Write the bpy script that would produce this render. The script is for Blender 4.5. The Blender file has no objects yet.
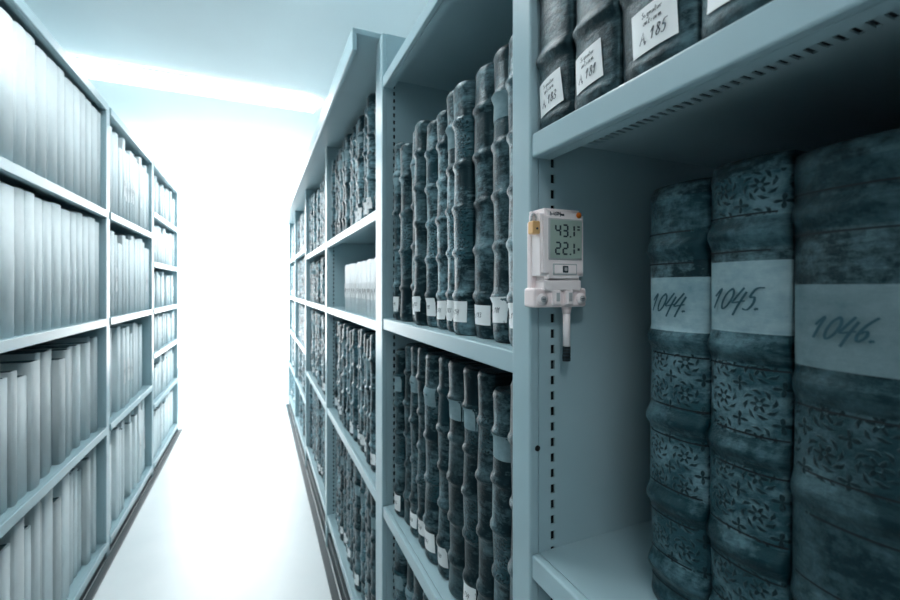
import bpy, bmesh, math, random
from mathutils import Vector, Matrix
R = random.Random(7)
sc = bpy.context.scene
sc.view_settings.view_transform = 'Standard'
sc.view_settings.look = 'None'

# ---------------------------------------------------------------- node helper
class NT:
    def __init__(s, name):
        s.m = bpy.data.materials.new(name); s.m.use_nodes = True
        s.t = s.m.node_tree; s.t.nodes.clear()
        s.out = s.t.nodes.new('ShaderNodeOutputMaterial')
    def n(s, typ, ins=None, **kw):
        nd = s.t.nodes.new('ShaderNode' + typ)
        for k, v in kw.items(): setattr(nd, k, v)
        for k, v in (ins or {}).items(): s.set(nd.inputs[k], v)
        return nd
    def set(s, sock, v):
        if isinstance(v, bpy.types.NodeSocket): s.t.links.new(v, sock)
        else: sock.default_value = v
    def math(s, op, a, b=0.0, c=0.0):
        nd = s.n('Math', operation=op)
        s.set(nd.inputs[0], a); s.set(nd.inputs[1], b); s.set(nd.inputs[2], c)
        return nd.outputs[0]
    def mix(s, f, a, b, blend='MIX'):
        nd = s.n('Mix', data_type='RGBA', blend_type=blend)
        s.set(nd.inputs[0], f); s.set(nd.inputs[6], a); s.set(nd.inputs[7], b)
        return nd.outputs[2]
    def ramp(s, f, p0, p1, v0=0.0, v1=1.0):
        nd = s.n('MapRange', clamp=True)
        for i, v in enumerate((f, p0, p1, v0, v1)): s.set(nd.inputs[i], v)
        return nd.outputs[0]
    def noise(s, vec, scale, detail=4, rough=0.55):
        nd = s.n('TexNoise', {'Vector': vec, 'Scale': scale, 'Detail': detail, 'Roughness': rough})
        return nd.outputs['Fac']
    def done(s, color, rough=0.5, bump=None, bstr=0.3, bdist=0.002, metal=0.0, spec=0.5, tint=None):
        p = s.n('BsdfPrincipled')
        s.set(p.inputs['Base Color'], color); s.set(p.inputs['Roughness'], rough)
        p.inputs['Metallic'].default_value = metal
        p.inputs['Specular IOR Level'].default_value = spec
        if tint: p.inputs['Specular Tint'].default_value = tint
        if bump is not None:
            b = s.n('Bump', {'Height': bump, 'Strength': bstr, 'Distance': bdist})
            s.t.links.new(b.outputs[0], p.inputs['Normal'])
        s.t.links.new(p.outputs[0], s.out.inputs[0])
        return s.m
def c4(c): return (c[0], c[1], c[2], 1.0)

def m_plain(name, col, rough=0.5, var=0.08, scale=12, metal=0.0, bstr=0.05, spec=0.5):
    s = NT(name); co = s.n('TexCoord').outputs['Object']
    f = s.noise(co, scale, 5)
    col2 = tuple(x * (1 - var * 2) for x in col)
    return s.done(s.mix(s.ramp(f, .3, .7), c4(col2), c4(col)), rough, s.noise(co, scale * 20, 2), bstr, 0.0005, metal, spec)

def m_leather(name, lo, hi, ornate=False, rough=0.33, f0=.90, f1=1.12, bst=.6):
    s = NT(name)
    uv = s.n('TexCoord').outputs['UV']
    tone = s.n('Attribute', attribute_name='tone').outputs['Fac']
    sep = s.n('SeparateXYZ', {0: uv})
    vec = s.n('CombineXYZ', {0: sep.outputs[0], 1: sep.outputs[1], 2: s.math('MULTIPLY', tone, 3.0)}).outputs[0]
    n1 = s.noise(vec, 16, 10, .72)
    n2 = s.noise(vec, 150, 6, .65)
    st = s.n('VectorMath', {0: vec, 1: (1.0, 3.5, 1.0)}, operation='MULTIPLY').outputs[0]
    n3 = s.noise(st, 40, 8, .75)
    f = s.math('ADD', s.math('MULTIPLY', n1, 1.1), s.math('MULTIPLY', n2, .35))
    f = s.math('ADD', f, s.math('MULTIPLY', n3, .45))
    f = s.ramp(f, f0, f1)
    col = s.mix(f, c4(lo), c4(hi))
    h = s.math('ADD', s.math('MULTIPLY', n2, .7), s.math('MULTIPLY', n3, .7))
    if ornate:
        cell = 0.0265
        wob = s.math('MULTIPLY', s.math('SUBTRACT', s.noise(vec, 70, 2), .5), .10)
        cx = s.math('ADD', s.math('ADD', s.math('DIVIDE', sep.outputs[0], cell), 10.0), wob)
        cy = s.math('ADD', s.math('ADD', s.math('DIVIDE', sep.outputs[1], cell), 40.0), wob)
        def polar(cx, cy):
            fx = s.math('SUBTRACT', s.math('FRACT', cx), .5); fy = s.math('SUBTRACT', s.math('FRACT', cy), .5)
            r = s.math('SQRT', s.math('ADD', s.math('MULTIPLY', fx, fx), s.math('MULTIPLY', fy, fy)))
            return r, s.math('ARCTAN2', fy, fx)
        r, th = polar(cx, cy)
        edge = s.math('ADD', s.math('MULTIPLY', s.math('COSINE', s.math('MULTIPLY', th, 6.0)), .075), .165)
        ros = s.math('SUBTRACT', 1.0, s.ramp(s.math('SUBTRACT', r, edge), -.015, .02))
        ros = s.math('MULTIPLY', ros, s.ramp(r, .05, .08))
        sw = s.math('SINE', s.math('ADD', s.math('MULTIPLY', th, 8.0), s.math('MULTIPLY', r, 26.0)))
        ring = s.math('SUBTRACT', 1.0, s.ramp(s.math('ABSOLUTE', s.math('SUBTRACT', r, .35)), .045, .075))
        ring = s.math('MULTIPLY', ring, s.ramp(sw, -.1, .3))
        r2, th2 = polar(s.math('ADD', cx, .5), s.math('ADD', cy, .5))
        e2 = s.math('ADD', s.math('MULTIPLY', s.math('COSINE', s.math('MULTIPLY', th2, 4.0)), .09), .12)
        cor = s.math('SUBTRACT', 1.0, s.ramp(s.math('SUBTRACT', r2, e2), -.015, .02))
        p = s.math('MAXIMUM', s.math('MAXIMUM', ros, ring), cor)
        p = s.math('MULTIPLY', p, s.ramp(n1, .34, .48, .6, 1.0))
        p = s.math('MULTIPLY', p, s.ramp(n2, .35, .5, .6, 1.0))
        col = s.mix(s.math('MULTIPLY', p, .96), col, c4(tuple(x * .15 for x in lo)))
        h = s.math('SUBTRACT', h, s.math('MULTIPLY', p, .7))
    g = s.n('CombineColor', {0: tone, 1: tone, 2: tone}).outputs[0]
    col = s.mix(1.0, col, g, 'MULTIPLY')
    return s.done(col, rough, h, bst, .0025, spec=.42, tint=(.42, .78, .90, 1))

def m_cloth(name, col, rough=.7):
    s = NT(name)
    uv = s.n('TexCoord').outputs['Object']
    tone = s.n('Attribute', attribute_name='tone').outputs['Fac']
    n = s.noise(uv, 14, 6); n2 = s.noise(uv, 400, 2)
    c = s.mix(s.ramp(n, .3, .7), c4(tuple(x * .90 for x in col)), c4(col))
    g = s.n('CombineColor', {0: tone, 1: tone, 2: tone}).outputs[0]
    return s.done(s.mix(1.0, c, g, 'MULTIPLY'), rough, n2, .2, .0005)

def m_emit(name, col, st):
    s = NT(name); co = s.n('TexCoord').outputs['Object']
    c = s.mix(s.noise(co, 2.0, 2), c4(col), c4(tuple(min(1, x * 1.03) for x in col)))
    e = s.n('Emission', {'Color': c, 'Strength': st})
    s.t.links.new(e.outputs[0], s.out.inputs[0]); return s.m

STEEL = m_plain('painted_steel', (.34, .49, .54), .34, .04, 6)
STEEL_IN = m_plain('painted_steel_dark_and_shadow', (.008, .033, .044), .5, .1, 6)  # dark plinths and rails; back sheets carry painted-in interior shadow
DARK = m_plain('slot_dark', (.002, .010, .014), .8)
LEA = m_leather('leather_antique', (.0010, .008, .012), (.14, .245, .28))
LEA_O = m_leather('leather_tooled', (.018, .060, .076), (.15, .26, .30), True)
LEA_P = m_leather('leather_plain_old', (.003, .022, .030), (.085, .17, .20))
PAPER = m_cloth('paper_label', (.91, .94, .95), .8)
PAPER_OLD = m_leather('paper_band_aged', (.14, .25, .29), (.38, .52, .56), rough=.8, f0=.6, f1=1.25, bst=.25)
PAGES = m_cloth('page_block', (.12, .20, .23), .9)
INK = m_plain('ink', (.01, .03, .045), .7)
INKH = m_plain('ink_faded', (.015, .075, .10), .8)
CLOTH = m_cloth('binder_cloth', (.76, .85, .875), .7)
WALL = m_plain('wall_paint', (.88, .91, .92), .8, .02, 3)
CEIL = m_plain('ceiling_paint', (.60, .70, .73), .9, .02, 3)
def m_floor():
    s = NT('floor_linoleum'); co = s.n('TexCoord').outputs['Object']
    a = s.noise(co, 2.2, 6, .6); b = s.noise(co, 60, 3)
    c = s.mix(s.ramp(a, .3, .7), (.72, .79, .81, 1), (.80, .855, .87, 1))
    return s.done(c, s.ramp(b, .3, .7, .28, .38), b, .05, .0005)
FLOOR = m_floor()

# ---------------------------------------------------------------- mesh builder
class MB:
    def __init__(s): s.v = []; s.f = []; s.mi = []; s.uv = []; s.tone = []; s.sm = []; s.mats = []
    def mat(s, m):
        if m not in s.mats: s.mats.append(m)
        return s.mats.index(m)
    def vert(s, p, tone=1.0, uv=None):
        s.v.append(tuple(p)); s.tone.append(tone); s.uv.append(uv if uv else (p[1], p[2])); return len(s.v) - 1
    def face(s, idx, m, sm=False): s.f.append(tuple(idx)); s.mi.append(s.mat(m)); s.sm.append(sm)
    def box(s, x0, x1, y0, y1, z0, z1, m, tone=1.0):
        i = [s.vert((x, y, z), tone) for x in (x0, x1) for y in (y0, y1) for z in (z0, z1)]
        for q in ((0,1,3,2),(4,6,7,5),(0,4,5,1),(2,3,7,6),(0,2,6,4),(1,5,7,3)):
            s.face([i[k] for k in q], m)
    def addbm(s, bm, m, mtx=None, sm=False, tone=1.0):
        bm.verts.index_update(); base = len(s.v)
        for v in bm.verts:
            s.vert(mtx @ v.co if mtx else v.co, tone)
        for f in bm.faces: s.face([base + v.index for v in f.verts], m, sm)
        bm.free()
    def cbox(s, x0, x1, y0, y1, z0, z1, m, b=.0015, seg=2, tone=1.0, sm=False):
        bm = bmesh.new(); bmesh.ops.create_cube(bm, size=1)
        for v in bm.verts:
            v.co = Vector(((x0+x1)/2 + v.co.x*(x1-x0), (y0+y1)/2 + v.co.y*(y1-y0), (z0+z1)/2 + v.co.z*(z1-z0)))
        bmesh.ops.bevel(bm, geom=bm.edges[:], offset=b, segments=seg, affect='EDGES', profile=.5)
        s.addbm(bm, m, None, sm, tone)
    def cyl(s, p0, p1, r, m, n=16, r2=None):
        p0 = Vector(p0); p1 = Vector(p1); d = p1 - p0
        bm = bmesh.new()
        bmesh.ops.create_cone(bm, cap_ends=True, segments=n, radius1=r, radius2=r if r2 is None else r2, depth=d.length)
        q = d.to_track_quat('Z', 'Y').to_matrix().to_4x4(); q.translation = (p0 + p1) / 2
        s.addbm(bm, m, q, n > 8)
    def obj(s, name, parent=None, origin=None):
        me = bpy.data.meshes.new(name)
        o0 = Vector(origin) if origin else Vector((0, 0, 0))
        me.from_pydata([tuple(Vector(v) - o0) for v in s.v], [], s.f)
        for m in s.mats: me.materials.append(m)
        me.polygons.foreach_set('material_index', s.mi)
        me.polygons.foreach_set('use_smooth', s.sm)
        ul = me.uv_layers.new(name='UVMap')
        li = [0] * len(me.loops); me.loops.foreach_get('vertex_index', li)
        fl = []
        for i in li: fl += [s.uv[i][0], s.uv[i][1]]
        ul.data.foreach_set('uv', fl)
        at = me.attributes.new('tone', 'FLOAT', 'POINT'); at.data.foreach_set('value', s.tone)
        me.update()
        o = bpy.data.objects.new(name, me); sc.collection.objects.link(o); o.location = o0
        if parent: o.parent = parent
        return o

# ---------------------------------------------------------------- geometry constants
XR = .27      # right shelving front plane
XL = -.57     # left shelving front plane
FZ = -1.12; CZ = 1.12
H = 1.12

# ---------------------------------------------------------------- books
def make_book(mb, sgn, xs, y0, y1, z0, h, depth, bulge, ribs, amp, ribw, mats_by_z, tone, lean=0.0, wob=0.0, na=8, fine=False, offu=None):
    yc = (y0 + y1) / 2; hw = (y1 - y0) / 2
    ph = R.uniform(0, 6)
    offu = R.uniform(0, 5) if offu is None else offu
    def ribf(z):
        a = 0
        for rz in ribs:
            d = abs(z - rz) / ribw
            if d < 1: a += amp * math.cos(d * math.pi / 2) ** 2
        e = min(z - z0, z0 + h - z)
        if e < .008: a -= .0035 * (1 - e / .008) ** 2
        elif e < .014: a += .0008
        return a
    def surf(y, z):
        t = max(-.999, min(.999, (y - lean * (z - z0) - yc) / hw))
        c = math.sqrt(1 - t * t)
        return xs + bulge * (1 - c) - ribf(z) * min(1, c * 1.6 + .35) + wob * math.sin(z * 31 + ph) 
    zs = {z0, z0 + h, z0 + .004, z0 + .008, z0 + .014, z0 + h - .004, z0 + h - .008, z0 + h - .014}
    for rz in ribs:
        for k in (-1, -.6, -.25, .25, .6, 1): zs.add(rz + k * ribw)
    n = 60 if fine else 5
    for i in range(1, n): zs.add(z0 + h * i / n)
    for a, b, m in mats_by_z: zs.add(a)
    zs = sorted(z for z in zs if z0 <= z <= z0 + h)
    zz = [zs[0]]
    for z in zs[1:]:
        if z - zz[-1] > 1e-4: zz.append(z)
    zs = zz
    rows = []
    th = [-90 + 180 * i / na for i in range(na + 1)]
    for z in zs:
        row = []
        sh = lean * (z - z0)
        wy = wob * .8 * math.sin(z * 23 + ph)
        pts = [(xs + depth, y0)] + [(None, yc + hw * math.sin(math.radians(a))) for a in th] + [(xs + depth, y1)]
        for x, y in pts:
            if x is None: x = surf(y + sh, z)
            row.append(mb.vert((sgn * x, y + sh + (wy if z - z0 > .005 else 0), z), tone, ((y - yc), z - z0 + offu)))
        rows.append(row)
    for i in range(len(rows) - 1):
        zm = (zs[i] + zs[i + 1]) / 2
        m = LEA
        for a, b, mm in mats_by_z:
            if a <= zm < b: m = mm
        for j in range(len(rows[0]) - 1):
            mb.face([rows[i][j], rows[i][j+1], rows[i+1][j+1], rows[i+1][j]], m if 0 < j < len(rows[0]) - 2 else LEA, True)
        mb.face([rows[i][-1], rows[i][0], rows[i+1][0], rows[i+1][-1]], PAGES)
    top = rows[-1]; ztop = zs[-1]
    inner = []; low = []
    for k in top:
        x, y, z = mb.v[k]; x *= sgn
        yy = yc + lean * h + (y - yc - lean * h) * .8
        xx = min(max(x, xs + bulge * .6) + .004, xs + depth - .006)
        inner.append(mb.vert((sgn * xx, yy, ztop), tone)); low.append(mb.vert((sgn * xx, yy, ztop - .004), tone))
    nn = len(top)
    for j in range(nn):
        k = (j + 1) % nn
        mb.face([top[j], top[k], inner[k], inner[j]], LEA); mb.face([inner[j], inner[k], low[k], low[j]], PAGES)
    mb.face(low, PAGES); mb.face(list(reversed(rows[0])), LEA)
    return surf

def patch(mb, sgn, surf, cy, cz, w, h, m, ang=0, off=.0007, tone=1.0, nx=10, nz=4):
    g = []
    ca, sa = math.cos(ang), math.sin(ang)
    for j in range(nz + 1):
        r = []
        for i in range(nx + 1):
            a = (i / nx - .5) * w; b = (j / nz - .5) * h
            y = cy + a * ca - b * sa; z = cz + a * sa + b * ca
            r.append(mb.vert((sgn * (surf(y, z) - off), y, z), tone, (y, z)))
        g.append(r)
    for j in range(nz):
        for i in range(nx): mb.face([g[j][i], g[j][i+1], g[j+1][i+1], g[j+1][i]], m, True)

GL = {
 '1': [[(.1,.6),(.5,1),(.42,.5),(.35,0)]], '0': [[(.5,1),(.2,.75),(.1,.3),(.3,0),(.65,.2),(.8,.7),(.55,1.0),(.4,.9)]],
 '4': [[(.5,1.05),(.2,.6),(.05,.32),(.5,.36),(.95,.42)],[(.8,.85),(.62,.3),(.5,-.3)]],
 '5': [[(.95,1.05),(.45,1),(.3,.6),(.6,.6),(.72,.3),(.5,0),(.1,.05)]],
 '6': [[(.8,1.05),(.4,.7),(.2,.25),(.4,0),(.7,.2),(.6,.45),(.3,.35)]],
 '8': [[(.75,.85),(.45,1),(.3,.75),(.75,.3),(.45,0),(.2,.25),(.75,.85)]],
 '3': [[(.2,.9),(.6,1),(.75,.75),(.4,.52),(.75,.3),(.5,0),(.1,.1)]],
 'A': [[(0,0),(.5,1),(.85,0)],[(.2,.4),(.75,.42)]], ',': [[(.2,.1),(.05,-.2)]], '.': [[(.1,.0),(.2,.08),(.28,0)]],
 'n': [[(.1,.5),(.15,0),(.2,.35),(.5,.5),(.6,0)]], 'm': [[(0,.5),(.1,0),(.2,.45),(.4,.45),(.42,0),(.5,.45),(.75,.45),(.8,0),(1,.1)]],
 'r': [[(.1,.5),(.2,0),(.25,.35),(.6,.5)]], 'S': [[(.8,.9),(.4,1),(.2,.7),(.7,.35),(.4,0),(.05,.15)]],
 'g': [[(.6,.5),(.2,.45),(.2,.1),(.6,.1),(.6,.5),(.5,-.35),(.1,-.3)]], 'i': [[(.3,.5),(.3,0)]], 'a': [[(.7,.5),(.2,.4),(.2,0),(.6,.1),(.7,.5),(.8,0)]],
 't': [[(.4,.95),(.35,0),(.6,.05)],[(.1,.6),(.7,.6)]], 'u': [[(.1,.5),(.15,.05),(.5,.05),(.6,.5),(.65,0)]],
}
def catmull(st, q=5):
    if len(st) < 3: return [tuple(st[0][i]*(1-t/q)+st[1][i]*t/q for i in (0,1)) for t in range(q+1)]
    P = [st[0]] + list(st) + [st[-1]]; out = []
    for k in range(1, len(P) - 2):
        for j in range(q):
            t = j / q
            out.append(tuple(.5*((2*P[k][i]) + (-P[k-1][i]+P[k+1][i])*t + (2*P[k-1][i]-5*P[k][i]+4*P[k+1][i]-P[k+2][i])*t*t + (-P[k-1][i]+3*P[k][i]-3*P[k+1][i]+P[k+2][i])*t**3) for i in (0,1)))
    out.append(st[-1]); return out
def write(mb, fn, text, s, pen, m=None, slant=.22, adv=.8):
    m = m or INK
    tot = len(text) * adv * s * .7
    x = -tot / 2
    for ch in text:
        for st in GL.get(ch, []):
            pts = st if ch == 'A' else catmull(st)
            pts = [(x + (p[0] * .62 + (p[1]) * slant) * s, (p[1] - .5) * s) for p in pts]
            L = []
            for k, p in enumerate(pts):
                a = pts[max(0, k-1)]; b = pts[min(len(pts)-1, k+1)]
                d = Vector((b[0]-a[0], b[1]-a[1])); d = d.normalized() if d.length > 1e-9 else Vector((1, 0))
                pw = pen * (.55 + .7 * abs(d.y))      # nib: downstrokes heavier
                nx, ny = -d.y * pw / 2, d.x * pw / 2
                L.append((mb.vert(fn(p[0]+nx, p[1]+ny)), mb.vert(fn(p[0]-nx, p[1]-ny))))
            for k in range(len(L) - 1): mb.face([L[k][0], L[k][1], L[k+1][1], L[k+1][0]], m)
        x += adv * s * .7

def onspine(surf, cy, cz, ang=0, off=.0011, sgn=1):
    ca, sa = math.cos(ang), math.sin(ang)
    def fn(a, b):
        y = cy - sgn * (a * ca - b * sa); z = cz + a * sa + b * ca
        return (sgn * (surf(y, z) - off), y, z)
    return fn

def antique_row(name, y0, y1, z, hmax, hvar=.02, xs=.292, seed=1, tmin=.042, tmax=.06, depth=.27, lean=0, label=.8, tones=(.4, 1.3)):
    R.seed(seed); mb = MB(); y = y0
    while y < y1 - tmin * .9:
        w = min(R.uniform(tmin, tmax), y1 - y)
        h = hmax - R.uniform(0, hvar)
        nr = R.choice([4, 5, 5])
        ribs = [z + h * (k + .9) / (nr + .8) for k in range(nr)]
        x = xs + R.uniform(-.006, .008)
        t = R.uniform(*tones)
        s = make_book(mb, 1, x, y + .0020, y + w - .0022, z, h, depth, w * .34, ribs, .0045, .0095,
                      [(z + h * .7, z + h * .86, R.choice([LEA, LEA_P, LEA_O])), (z + h * .3, z + h * .5, R.choice([LEA, LEA_O]))], t, lean, .0012, 10)
        yc = y + w / 2
        if R.random() < label:
            hz = R.uniform(.028, .038); zc = z + R.uniform(.032, .045)
            patch(mb, 1, s, yc + lean*(zc-z), zc, w * .80, hz, PAPER, R.uniform(-.05, .05), .0009, R.uniform(.95, 1.05))
            write(mb, onspine(s, yc + lean*(zc-z), zc, off=.0016), R.choice(['A,181', 'A,154', 'A,183']), .007, .0007)
        if R.random() < .3:
            zc = z + h * .80
            patch(mb, 1, s, yc + lean*(zc-z), zc, w * .85, .034, PAPER_OLD, 0, .0009, .7)
        y += w
    return mb.obj(name, origin=(xs, y0, z))

def block_row(name, sgn, y0, y1, z, hmax, hvar, xs, seed, tmin=.03, tmax=.06, depth=.27, tones=(.6, 1.1), lean=0, mat=None, xvar=.02, label=0):
    R.seed(seed); mb = MB(); y = y0; mat = mat or CLOTH
    while y < y1 - tmin * .6:
        w = min(R.uniform(tmin, tmax), y1 - y); h = hmax - R.uniform(0, hvar); t = R.uniform(*tones)
        x = xs + R.uniform(0, xvar); yc = y + w/2; hw = w/2 - .0012; bl = min(.005, w * .2)
        prof = [(x + depth, -hw)] + [(x + bl * (1 - math.cos(math.radians(a))), hw * math.sin(math.radians(a))) for a in (-90, -60, -30, 0, 30, 60, 90)] + [(x + depth, hw)]
        rows = [[mb.vert((sgn * px, yc + py + lean * (zz - z), zz), t) for px, py in prof] for zz in (z, z + h)]
        n = len(prof)
        for j in range(n):
            k = (j + 1) % n
            mb.face([rows[0][j], rows[0][k], rows[1][k], rows[1][j]], mat if j < n - 1 else PAGES, j < n - 1)
        mb.face(list(reversed(rows[0])), mat)
        inn = []; low = []
        for px, py in prof:
            q = (sgn * min(max(px, x + bl) + .003, x + depth - .004), yc + py * .86 + lean * h)
            inn.append(mb.vert((q[0], q[1], z + h), t)); low.append(mb.vert((q[0], q[1], z + h - .004), t))
        for j in range(n):
            k = (j + 1) % n
            mb.face([rows[1][j], rows[1][k], inn[k], inn[j]], mat); mb.face([inn[j], inn[k], low[k], low[j]], PAGES)
        mb.face(low, PAGES)
        if R.random() < label:
            patch(mb, sgn, lambda yy, zz: x, yc, z + h * .45, w * .6, h * .3, PAPER, 0, .0006, 1.0)
            write(mb, onspine(lambda yy, zz: x, yc, z + h * .45, off=.001, sgn=sgn), '14', h * .08, .0015)
        y += w + (R.uniform(0, .003))
    return mb.obj(name, origin=(sgn * xs, y0, z))

# ---------------------------------------------------------------- shelving
def perf(mb, mp, a0, a1, b0, b1, s0, s1, slots, c0, c1, m, back=None):
    def bx(A0, A1, B0, B1, C0, C1, mm):
        p = mp(A0, B0, C0); q = mp(A1, B1, C1)
        mb.box(min(p[0], q[0]), max(p[0], q[0]), min(p[1], q[1]), max(p[1], q[1]), min(p[2], q[2]), max(p[2], q[2]), mm)
    bx(a0, a1, b0, s0, c0, c1, m); bx(a0, a1, s1, b1, c0, c1, m)
    cur = a0
    for p, q in slots:
        bx(cur, p, s0, s1, c0, c1, m); cur = q
    bx(cur, a1, s0, s1, c0, c1, m)
    if back: bx(a0 + .001, a1 - .001, s0 - .003, s1 + .003, back[0], back[1], DARK)

def slots_between(a0, a1, pitch, ln):
    out = []; a = a0 + pitch
    while a + ln < a1: out.append((a, a + ln)); a += pitch
    return out

def upright(mb, sgn, xf, ya, yb, ztop, depth=.40, pitch=.0172, ln=.0098, slots=True):
    xb = xf + depth
    mb.cbox(*sorted((sgn*xf, sgn*(xf+.012))), ya, yb, FZ, ztop, STEEL, .0025, 3)
    sl = slots_between(FZ + .1, ztop - .05, pitch, ln) if slots else []
    for (c0, c1, bk) in ((ya, ya + .002, (ya + .006, ya + .008)), (yb - .002, yb, (yb - .008, yb - .006))):
        perf(mb, lambda a, b, c: (sgn * b, c, a), FZ, ztop, xf + .0115, xb, xf + .0272, xf + .0324, sl, c0, c1, STEEL, bk)
    mb.box(*sorted((sgn*(xb-.004), sgn*xb)), ya + .002, yb - .002, FZ, ztop, STEEL)
    mb.box(*sorted((sgn*(xf+.012), sgn*(xb-.004))), ya + .002, yb - .002, ztop - .003, ztop - .001, STEEL)

def shelf(mb, sgn, xf, y0, y1, ztop, depth=.39, lip=.026, slots=False, m=STEEL):
    f0, f1 = sorted((sgn*xf, sgn*(xf+.010)))
    mb.cbox(f0, f1, y0, y1, ztop - lip, ztop, m, .0022, 3)
    r0, r1 = sorted((sgn*(xf+.010), sgn*(xf+.024)))
    mb.box(r0, r1, y0 + .001, y1 - .001, ztop - lip + .0005, ztop - lip + .0025, m)
    if slots:
        sl = slots_between(y0 + .01, y1 - .01, .0085, .0035)
        perf(mb, lambda a, b, c: (sgn * b, a, c), y0, y1, xf + .010, xf + depth, xf + .062, xf + .080, sl, ztop - .005, ztop - .0035, m, (ztop - .0034, ztop - .0025))
        d0, d1 = sorted((sgn*(xf+.010), sgn*(xf+depth)))
        mb.box(d0, d1, y0, y1, ztop - .0024, ztop - .0002, m)
    else:
        d0, d1 = sorted((sgn*(xf+.010), sgn*(xf+depth)))
        mb.box(d0, d1, y0, y1, ztop - .004, ztop - .0002, m)
    b0, b1 = sorted((sgn*(xf+depth-.008), sgn*(xf+depth)))
    mb.box(b0, b1, y0, y1, ztop - lip, ztop - .004, m)

def rack():
    e = bpy.data.objects.new('steel_shelving_rack', None); sc.collection.objects.link(e); return e
RK = rack()
UPR = [(-.62, -.583), (.402, .439), (1.022, 1.085), (1.945, 1.985), (2.84, 2.88), (3.70, 3.74), (4.46, 4.50)]
for a, b in UPR:
    mb = MB(); upright(mb, 1, XR, a, b, .63 if a < 1 else .604)
    if a == .402: mb.cyl((XR + .0095, .4012, -.176), (XR + .0095, .4020, -.176), .0032, DARK, 16)
    mb.obj('upright', RK)
bays = [(-.583, .402, [.166, -.29, -.72, -1.05, .61]), (.439, 1.022, [.50, -.075, -.52, -.98]),
        (1.085, 1.945, [.195, -.085, -.517, -.98]), (1.985, 2.84, [.195, -.085, -.517, -.98]),
        (2.88, 3.70, [.25, -.085, -.40, -.72, -1.03]), (3.74, 4.46, [.25, -.085, -.40, -.72, -1.03])]
for y0, y1, zs in bays:
    for z in zs:
        mb = MB(); shelf(mb, 1, XR + .002, y0, y1, z, slots=(abs(z - .166) < 1e-6)); mb.obj('shelf', RK)
    mb = MB(); mb.box(XR + .393, XR + .397, y0, y1, FZ, .60 if y0 > .45 or y0 < 0 else .5, STEEL_IN if y0 < 0 else STEEL); mb.obj('back_sheet', RK)  # near bay's sheet darkened, bay shadow put into its colour
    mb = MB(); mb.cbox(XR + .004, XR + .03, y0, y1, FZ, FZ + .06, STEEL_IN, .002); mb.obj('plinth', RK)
mb = MB()
mb.cbox(.205, .67, 1.05, 4.50, .605, .618, STEEL, .002)
mb.cbox(.205, .217, 1.05, 4.50, .565, .606, STEEL, .003)
mb.obj('canopy', RK)

RK2 = rack()
UPL = [(-.49, -.45), (.42, .46), (1.33, 1.37), (2.22, 2.265), (3.07, 3.11), (3.96, 4.0)]
for a, b in UPL:
    mb = MB(); upright(mb, -1, -XL, a, b, .755, .40, slots=False); mb.obj('upright', RK2)
for i in range(len(UPL) - 1):
    y0 = UPL[i][1]; y1 = UPL[i+1][0]
    zs = [.315, -.13, -.575, -1.05] if i < 4 else [.45, .15, -.13, -.40, -.70, -1.05]
    for z in zs + [.755]:
        mb = MB(); shelf(mb, -1, -XL - .004, y0, y1, z, lip=.030); mb.obj('shelf', RK2)
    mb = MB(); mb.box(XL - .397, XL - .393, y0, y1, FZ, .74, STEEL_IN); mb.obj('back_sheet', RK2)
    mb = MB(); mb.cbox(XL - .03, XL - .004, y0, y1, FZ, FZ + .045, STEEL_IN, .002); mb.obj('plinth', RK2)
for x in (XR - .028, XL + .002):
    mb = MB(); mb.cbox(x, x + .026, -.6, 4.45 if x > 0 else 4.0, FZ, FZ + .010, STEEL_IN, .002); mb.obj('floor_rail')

# ---------------------------------------------------------------- near big volumes
ZS = -.29
def band(z0, z1): return (z0, z1, PAPER_OLD)
R.seed(5)
specs = [
 (.2465, .3065, .091, .332, [.034, -.046, -.118, -.190, -.252], (-.0385, .011), '1044.', .90, LEA_O),
 (.1855, .2455, .0965, .331, [.040, -.046, -.122, -.196, -.256], (-.034, .016), '1045.', .82, LEA_O),
 (.1100, .1845, .0905, .328, [.048, -.065, -.135, -.205, -.262], (-.052, .001), '1046.', .50, LEA_O)]
for k, (y0, y1, zt, xs, ribs, lb, txt, tone, om) in enumerate(specs):
    mb = MB(); h = zt - ZS
    mz = [(ZS, ribs[-1] - .008, LEA_P)]
    for a, b in zip(ribs[1:], ribs[:-1]):
        if abs(b - ribs[0]) > 1e-6: mz.append((a + .011, b - .011, om if not (k == 2 and b < -.1) else LEA_P))
    mz.append((ribs[0] + .012, zt - .012, om if k == 1 else LEA_P))
    for rz in ribs: mz.append((rz - .0109, rz + .0109, LEA_P))
    mz.append(band(*lb))
    s = make_book(mb, 1, xs, y0, y1, ZS, h, .26, (y1 - y0) * .20, ribs, (.0062, .0062, .0045)[k], .012, mz, tone, 0, .0012, 20, True, offu=.1 * k)
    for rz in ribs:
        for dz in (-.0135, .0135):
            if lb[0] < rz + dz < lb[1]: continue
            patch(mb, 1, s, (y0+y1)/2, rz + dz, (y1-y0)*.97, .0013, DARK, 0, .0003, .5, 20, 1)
    cy = (y0 + y1) / 2; cz = (lb[0] + lb[1]) / 2
    write(mb, onspine(s, cy + .003, cz, off=.0008), txt, (.0155, .0155, .014)[k], .0015, m=INKH, slant=.45, adv=.80)
    mb.obj('antique_book', origin=(xs, cy, ZS))
antique_row('antique_book_row', -.57, .1085, ZS, .385, .01, xs=.33, seed=3, tmin=.058, tmax=.07)

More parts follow.
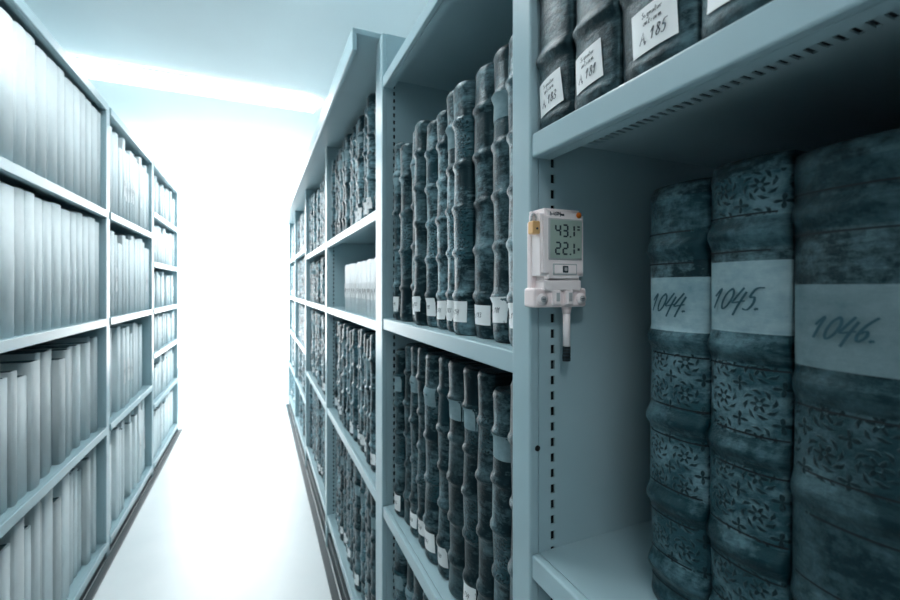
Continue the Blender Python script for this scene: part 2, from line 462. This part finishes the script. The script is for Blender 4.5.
R.seed(11)
yb = [.3995, .343, .2835, .212, .152, .085, .02]
for k in range(len(yb) - 1):
    mb = MB(); y0, y1 = yb[k+1] + .0012, yb[k] - .0012
    if k == 0: y1 += .0015
    xs = .276; zt = .166
    ribs = [zt + .075, zt + .15, zt + .225, zt + .30]
    s = make_book(mb, 1, xs, y0, y1, zt, .37, .27, (y1-y0)*.12, ribs, .005, .011, [], [.5, .42, .6, .45, .5, .5][k], 0, .0008, 14, True)
    cy = (y0 + y1)/2 + (.004, .004, -.002, 0, 0, 0)[k]; cz = zt + .034; an = (.12, .10, .04, -.05, 0, 0)[k]
    w = (.040, .036, .041, .040, .04, .04)[k]
    patch(mb, 1, s, cy, cz, w, .035, PAPER, -an, .0009, 1.05, 14, 6)
    write(mb, onspine(s, cy, cz - .006, an, .0015), ('A,183', 'A,181', 'A,185', 'A,184', 'A,186', 'A,184')[k], .0085, .0009, slant=.2)
    write(mb, onspine(s, cy, cz + .011, an, .0015), 'Signatur', .0042, .0005, slant=.1)
    write(mb, onspine(s, cy, cz + .005, an, .0015), 'antiarm', .0042, .0005, slant=.1)
    mb.obj('labelled_antique_book', origin=(xs, cy, zt))
antique_row('antique_book_row', -.57, .018, .166, .38, .02, xs=.276, seed=8, tmin=.055, tmax=.07)
antique_row('antique_book_row', -.57, .39, -.72, .39, .02, xs=.30, seed=9, tmin=.05, tmax=.07)

antique_row('antique_book_row', .445, 1.016, -.075, .405, .02, xs=.290, seed=21, tmin=.044, tmax=.058, label=.95, tones=(.4, 1.4))
antique_row('antique_book_row', .445, 1.016, -.52, .405, .03, xs=.293, seed=22, tmin=.04, tmax=.058, label=.85, tones=(.3, 1.0))
antique_row('antique_book_row', .445, 1.016, -.98, .40, .03, xs=.293, seed=23, label=.7)
sd = 30
for bi, (y0, y1, zs) in enumerate(bays[2:]):
    for z in zs:
        sd += 1
        nxt = min([q for q in zs + [.60] if q > z + .01]) - .03
        av = nxt - z
        if bi == 0 and abs(z + .085) < 1e-6:
            block_row('white_pamphlet_box_row', 1, y0 + .015, y1 - .3, z, .165, .004, XR + .02, sd, .028, .034, .2, (1.0, 1.05), mat=PAPER, xvar=.004, label=1)
            continue
        antique_row('antique_book_row', y0 + .005, y1 - .008, z, av - .015, .03, xs=.292, seed=sd, label=.5, tones=(.5, 1.5) if bi == 0 else (1.1, 2.4))  # farther bays toned lighter, distance haze put into the colour

sd = 60
for i in range(len(UPL) - 1):
    y0 = UPL[i][1] + .004; y1 = UPL[i+1][0] - .006
    zs = [.315, -.13, -.575, -1.05] if i < 4 else [.45, .15, -.13, -.40, -.70, -1.05]
    for r, z in enumerate(zs):
        sd += 1
        nxt = min([q for q in zs + [.755] if q > z + .01]) - .035
        av = nxt - z
        if i < 4:
            hv = .012 if r < 2 and i != 3 else .07
            tn = (.88, 1.03) if r < 2 else (.65, 1.05)
            if i == 3: tn = (.92, 1.08)  # far bay lightened, haze painted into the cloth tone
            xv = .004 if r < 2 else .03
        else: hv = .06; tn = (.98, 1.08); xv = .02  # farthest bay lightened for haze as well
        wide = r < 2 and i < 3
        block_row('cloth_binder_row', -1, y0, y1 - (.02 if r > 1 else 0), z, av - .012, hv, -XL + .012, sd, .052 if wide else .032, .078 if wide else .065, .25, tn, xvar=xv, label=.25 if i >= 3 else 0)

# ---------------------------------------------------------------- data logger
CASE = m_plain('logger_plastic', (.95, .87, .87), .35, .01, 10)
CASE2 = m_plain('logger_bracket_plastic', (.88, .76, .76), .4, .02, 10)
LCD = m_plain('lcd_glass', (.36, .46, .41), .2, .02, 10)
GREY = m_plain('button_grey', (.45, .47, .48), .4, .02)
BRASS = m_plain('brass', (.85, .50, .22), .35, .05, 40, metal=.2)
ORG = m_plain('orange_mark', (.95, .22, .02), .4, .01)
mb = MB()
YP = .402; YF = .376
x0, x1 = .2665, .3225; z0, z1 = .006, .082
bm = bmesh.new(); bmesh.ops.create_cube(bm, size=1)
for v in bm.verts: v.co = Vector(((x0+x1)/2 + v.co.x*(x1-x0), (YF+YP-.003)/2 + v.co.y*(YP-.003-YF), (z0+z1)/2 + v.co.z*(z1-z0)))
ve = [e for e in bm.edges if abs(e.verts[0].co.x - e.verts[1].co.x) < 1e-6 and abs(e.verts[0].co.z - e.verts[1].co.z) < 1e-6]
bmesh.ops.bevel(bm, geom=ve, offset=.0055, segments=6, affect='EDGES')
fe = [e for e in bm.edges if all(abs(v.co.y - YF) < 1e-6 for v in e.verts)]
bmesh.ops.bevel(bm, geom=fe, offset=.003, segments=4, affect='EDGES')
mb.addbm(bm, CASE)
mb.cbox(x0 - .001, x1 + .001, YP - .009, YP, -.006, z1 - .012, CASE2, .002)
mb.cbox(x0 + .0085, x1 - .0045, YF - .0012, YF + .001, .0285, .0715, GREY, .0008)
mb.box(x0 + .010, x1 - .006, YF - .0016, YF - .0005, .030, .070, LCD)
def yfn(cx, cz, y):  return lambda a, b: (cx + a, y, cz + b)
SEG = {'a': ((0,1),(1,1)), 'b': ((1,1),(1,.5)), 'c': ((1,.5),(1,0)), 'd': ((0,0),(1,0)), 'e': ((0,.5),(0,0)), 'f': ((0,1),(0,.5)), 'g': ((0,.5),(1,.5))}
DG = {'4': 'bcfg', '3': 'abcdg', '1': 'bc', '2': 'abdeg'}
def seven(text, cx, cz, w, h, pen):
    for k, ch in enumerate(text):
        ox = cx + k * (w * 1.62) + (.0022 if k == 2 else 0)
        for sg in DG[ch]:
            (a, b), (c, d) = SEG[sg]
            if ch == '1': a = c = .45
            xa, xb = sorted((ox + a*w, ox + c*w)); za, zb = sorted((cz + b*h, cz + d*h))
            g = pen * .35
            if xa == xb: mb.box(xa - pen/2, xb + pen/2, YF - .0021, YF - .0015, za + g, zb - g, INK)
            else: mb.box(xa + g, xb - g, YF - .0021, YF - .0015, za - pen/2, zb + pen/2, INK)
    dx = cx + w * 1.62 * 2 - w * .1
    mb.box(dx - .0002, dx + .0014, YF - .0021, YF - .0015, cz - .0009, cz + .0007, INK)
seven('431', x0 + .0165, .0530, .0058, .0118, .0017)
seven('221', x0 + .0165, .0345, .0058, .0118, .0017)
for i in range(2): mb.box(x1 - .0115, x1 - .0085, YF - .0021, YF - .0015, .060 + i*.003, .0614 + i*.003, INK)
mb.box(x1 - .0112, x1 - .0088, YF - .0021, YF - .0015, .0385, .041, INK)
write(mb, yfn(x0 + .019, .0765, YF - .0004), 'trAt814nm', .0036, .0007, slant=0)
mb.cyl((x1 - .0085, YF - .0008, .0765), (x1 - .0085, YF + .001, .0765), .0032, ORG, 20)
mb.cbox(x0 + .014, x1 - .011, YF - .0010, YF + .001, .0125, .0245, GREY, .0009)
mb.cbox(x0 + .0155, x1 - .0125, YF - .0016, YF + .001, .0138, .0232, CASE, .0009)
mb.cbox(x0 + .0255, x0 + .0325, YF - .0024, YF + .001, .0150, .0222, INK, .0007)
mb.cbox(x0 + .0272, x0 + .0308, YF - .0030, YF, .0168, .0204, GREY, .0005)
mb.cbox(x0 - .005, x1 + .006, YF + .004, YP, -.0215, -.001, CASE2, .003, 3)
mb.cbox(x0 + .004, x1 - .004, YF + .0005, YP - .002, -.004, .0075, CASE, .002, 3)
for xx in (x0 + .003, x1 - .003):
    mb.cyl((xx, YF + .001, -.0125), (xx, YF + .006, -.0125), .0058, CASE, 20)
    mb.cyl((xx, YF - .0002, -.0125), (xx, YF + .002, -.0125), .0030, GREY, 16)
    mb.box(xx - .0022, xx + .0022, YF - .0006, YF + .0004, -.0129, -.0121, INK)
for xx in (x0 + .020, x1 - .020):
    mb.cbox(xx - .0045, xx + .0045, YF - .001, YF + .008, -.019, -.003, CASE, .002, 3)
    mb.box(xx - .002, xx + .002, YF - .0014, YF, -.015, -.006, GREY)
xc = x0 + .0395
mb.cyl((xc, YF + .010, -.0215), (xc, YF + .010, -.029), .0055, CASE2, 20, .0042)
mb.cyl((xc, YF + .010, -.024), (xc, YF + .010, -.0640), .0040, CASE, 20)
mb.cyl((xc, YF + .010, -.0640), (xc, YF + .010, -.0800), .0042, DARK, 20)
for i in range(4): mb.cyl((xc, YF + .010, -.0665 - i*.0035), (xc, YF + .010, -.0672 - i*.0035), .0045, INK, 20)
mb.obj('humidity_data_logger', origin=((x0+x1)/2, YP, 0))
mb = MB()
mb.cbox(x0 - .0096, x0 - .0005, YF + .001, YF + .011, .0545, .0680, BRASS, .0015, 3)
pts = [(x0 - .0078, .067), (x0 - .0078, .072), (x0 - .0068, .0745), (x0 - .0048, .0755), (x0 - .0028, .0745), (x0 - .0018, .072), (x0 - .0018, .067)]
for a, b in zip(pts[:-1], pts[1:]): mb.cyl((a[0], YF + .007, a[1]), (b[0], YF + .007, b[1]), .0011, GREY, 10)
mb.cbox(x0 - .0060, x0 + .002, YF + .010, YF + .014, .069, .079, CASE, .001)
mb.cyl((x0 - .0048, YF + .0004, .060), (x0 - .0048, YF + .0016, .060), .0011, INK, 12)
mb.obj('padlock', origin=(x0 - .005, YF + .008, .0545))

# ---------------------------------------------------------------- room
XA, XB, YA, YB = -1.0, .70, -2.2, 4.75
def slab(name, *a, m):
    mb = MB(); mb.box(*a, m); return mb.obj(name)
slab('floor', XA - .1, XB + .1, YA - .1, YB + .1, FZ - .1, FZ, m=FLOOR)
slab('ceiling', XA - .1, XB + .1, YA - .1, YB + .1, CZ, CZ + .1, m=CEIL)
slab('wall_left', XA - .1, XA, YA, YB, FZ, CZ, m=WALL)
slab('wall_right', XB, XB + .1, YA, YB, FZ, CZ, m=WALL)
slab('wall_front', XA, XB, YA - .1, YA, FZ, CZ, m=STEEL)
mb = MB(); mb.box(XA, XB, YB, YB + .1, FZ, -.78, WALL); mb.box(XA, XB, YB, YB + .1, 1.06, CZ, WALL)
mb.obj('wall_back')
GLOW = m_emit('frosted_daylight_glass', (.96, .99, 1.0), 9)
mb = MB(); mb.box(XA + .03, XB - .03, YB + .04, YB + .05, -.75, 1.03, GLOW)
for a in ((XA, XB, -.78, -.75), (XA, XB, 1.03, 1.06)): mb.cbox(a[0], a[1], YB + .01, YB + .07, a[2], a[3], WALL, .003)
for a in (XA, XB - .03): mb.cbox(a, a + .03, YB + .01, YB + .07, -.75, 1.03, WALL, .003)
mb.obj('window_1')
mb = MB(); mb.cbox(XA, XB, YB - .012, YB, FZ, FZ + .07, WALL, .002); mb.obj('baseboard_back')

LAMP = m_emit('opal_diffuser', (.96, .99, 1.0), 13)
FILL_MID = m_emit('fill_glow_bright', (.96, .99, 1.0), 31)
FILL_NEAR = m_emit('fill_glow_soft', (.98, .99, 1.0), 20)
def luminaire(y, xc, L, W, mat, T=.03):
    """shallow opal box screwed to the ceiling, glowing on all sides"""
    mb = MB()
    mb.cbox(xc - L/2, xc + L/2, y - W/2, y + W/2, CZ - T, CZ - .006, mat, .004)
    mb.box(xc - L/2 - .005, xc + L/2 + .005, y - W/2 - .005, y + W/2 + .005, CZ - .006, CZ, WALL)
    return mb.obj('ceiling_light', origin=(xc, y, CZ))  # name covers the actual fixture and the added fill boxes
luminaire(2.78, -.28, 1.2, .16, LAMP)
luminaire(4.2, -.15, 1.4, .30, LAMP)  # added far-end glow, whitens the floor and ceiling there
luminaire(1.15, -.12, .9, .14, FILL_MID)  # added fill box above the frame, brightens the left rack
luminaire(-.75, -.35, .7, .22, FILL_NEAR)  # added unseen fill behind the camera, lights near panel and logger

w = bpy.data.worlds.new('world'); sc.world = w; w.use_nodes = True
w.node_tree.nodes['Background'].inputs[0].default_value = (.7, .85, .9, 1)
w.node_tree.nodes['Background'].inputs[1].default_value = .3

# ---------------------------------------------------------------- camera
cd = bpy.data.cameras.new('camera'); cd.sensor_width = 36; cd.lens = 17.6; cd.shift_y = -13/900
cd.clip_start = .01
cd.dof.use_dof = True; cd.dof.focus_distance = .52; cd.dof.aperture_fstop = 7
co = bpy.data.objects.new('camera', cd); sc.collection.objects.link(co)
co.location = (0, 0, 0); co.rotation_euler = (math.radians(90), 0, -math.atan(192/440))
sc.camera = co
for o in sc.objects:
    if o.parent is None: o.location.z += H
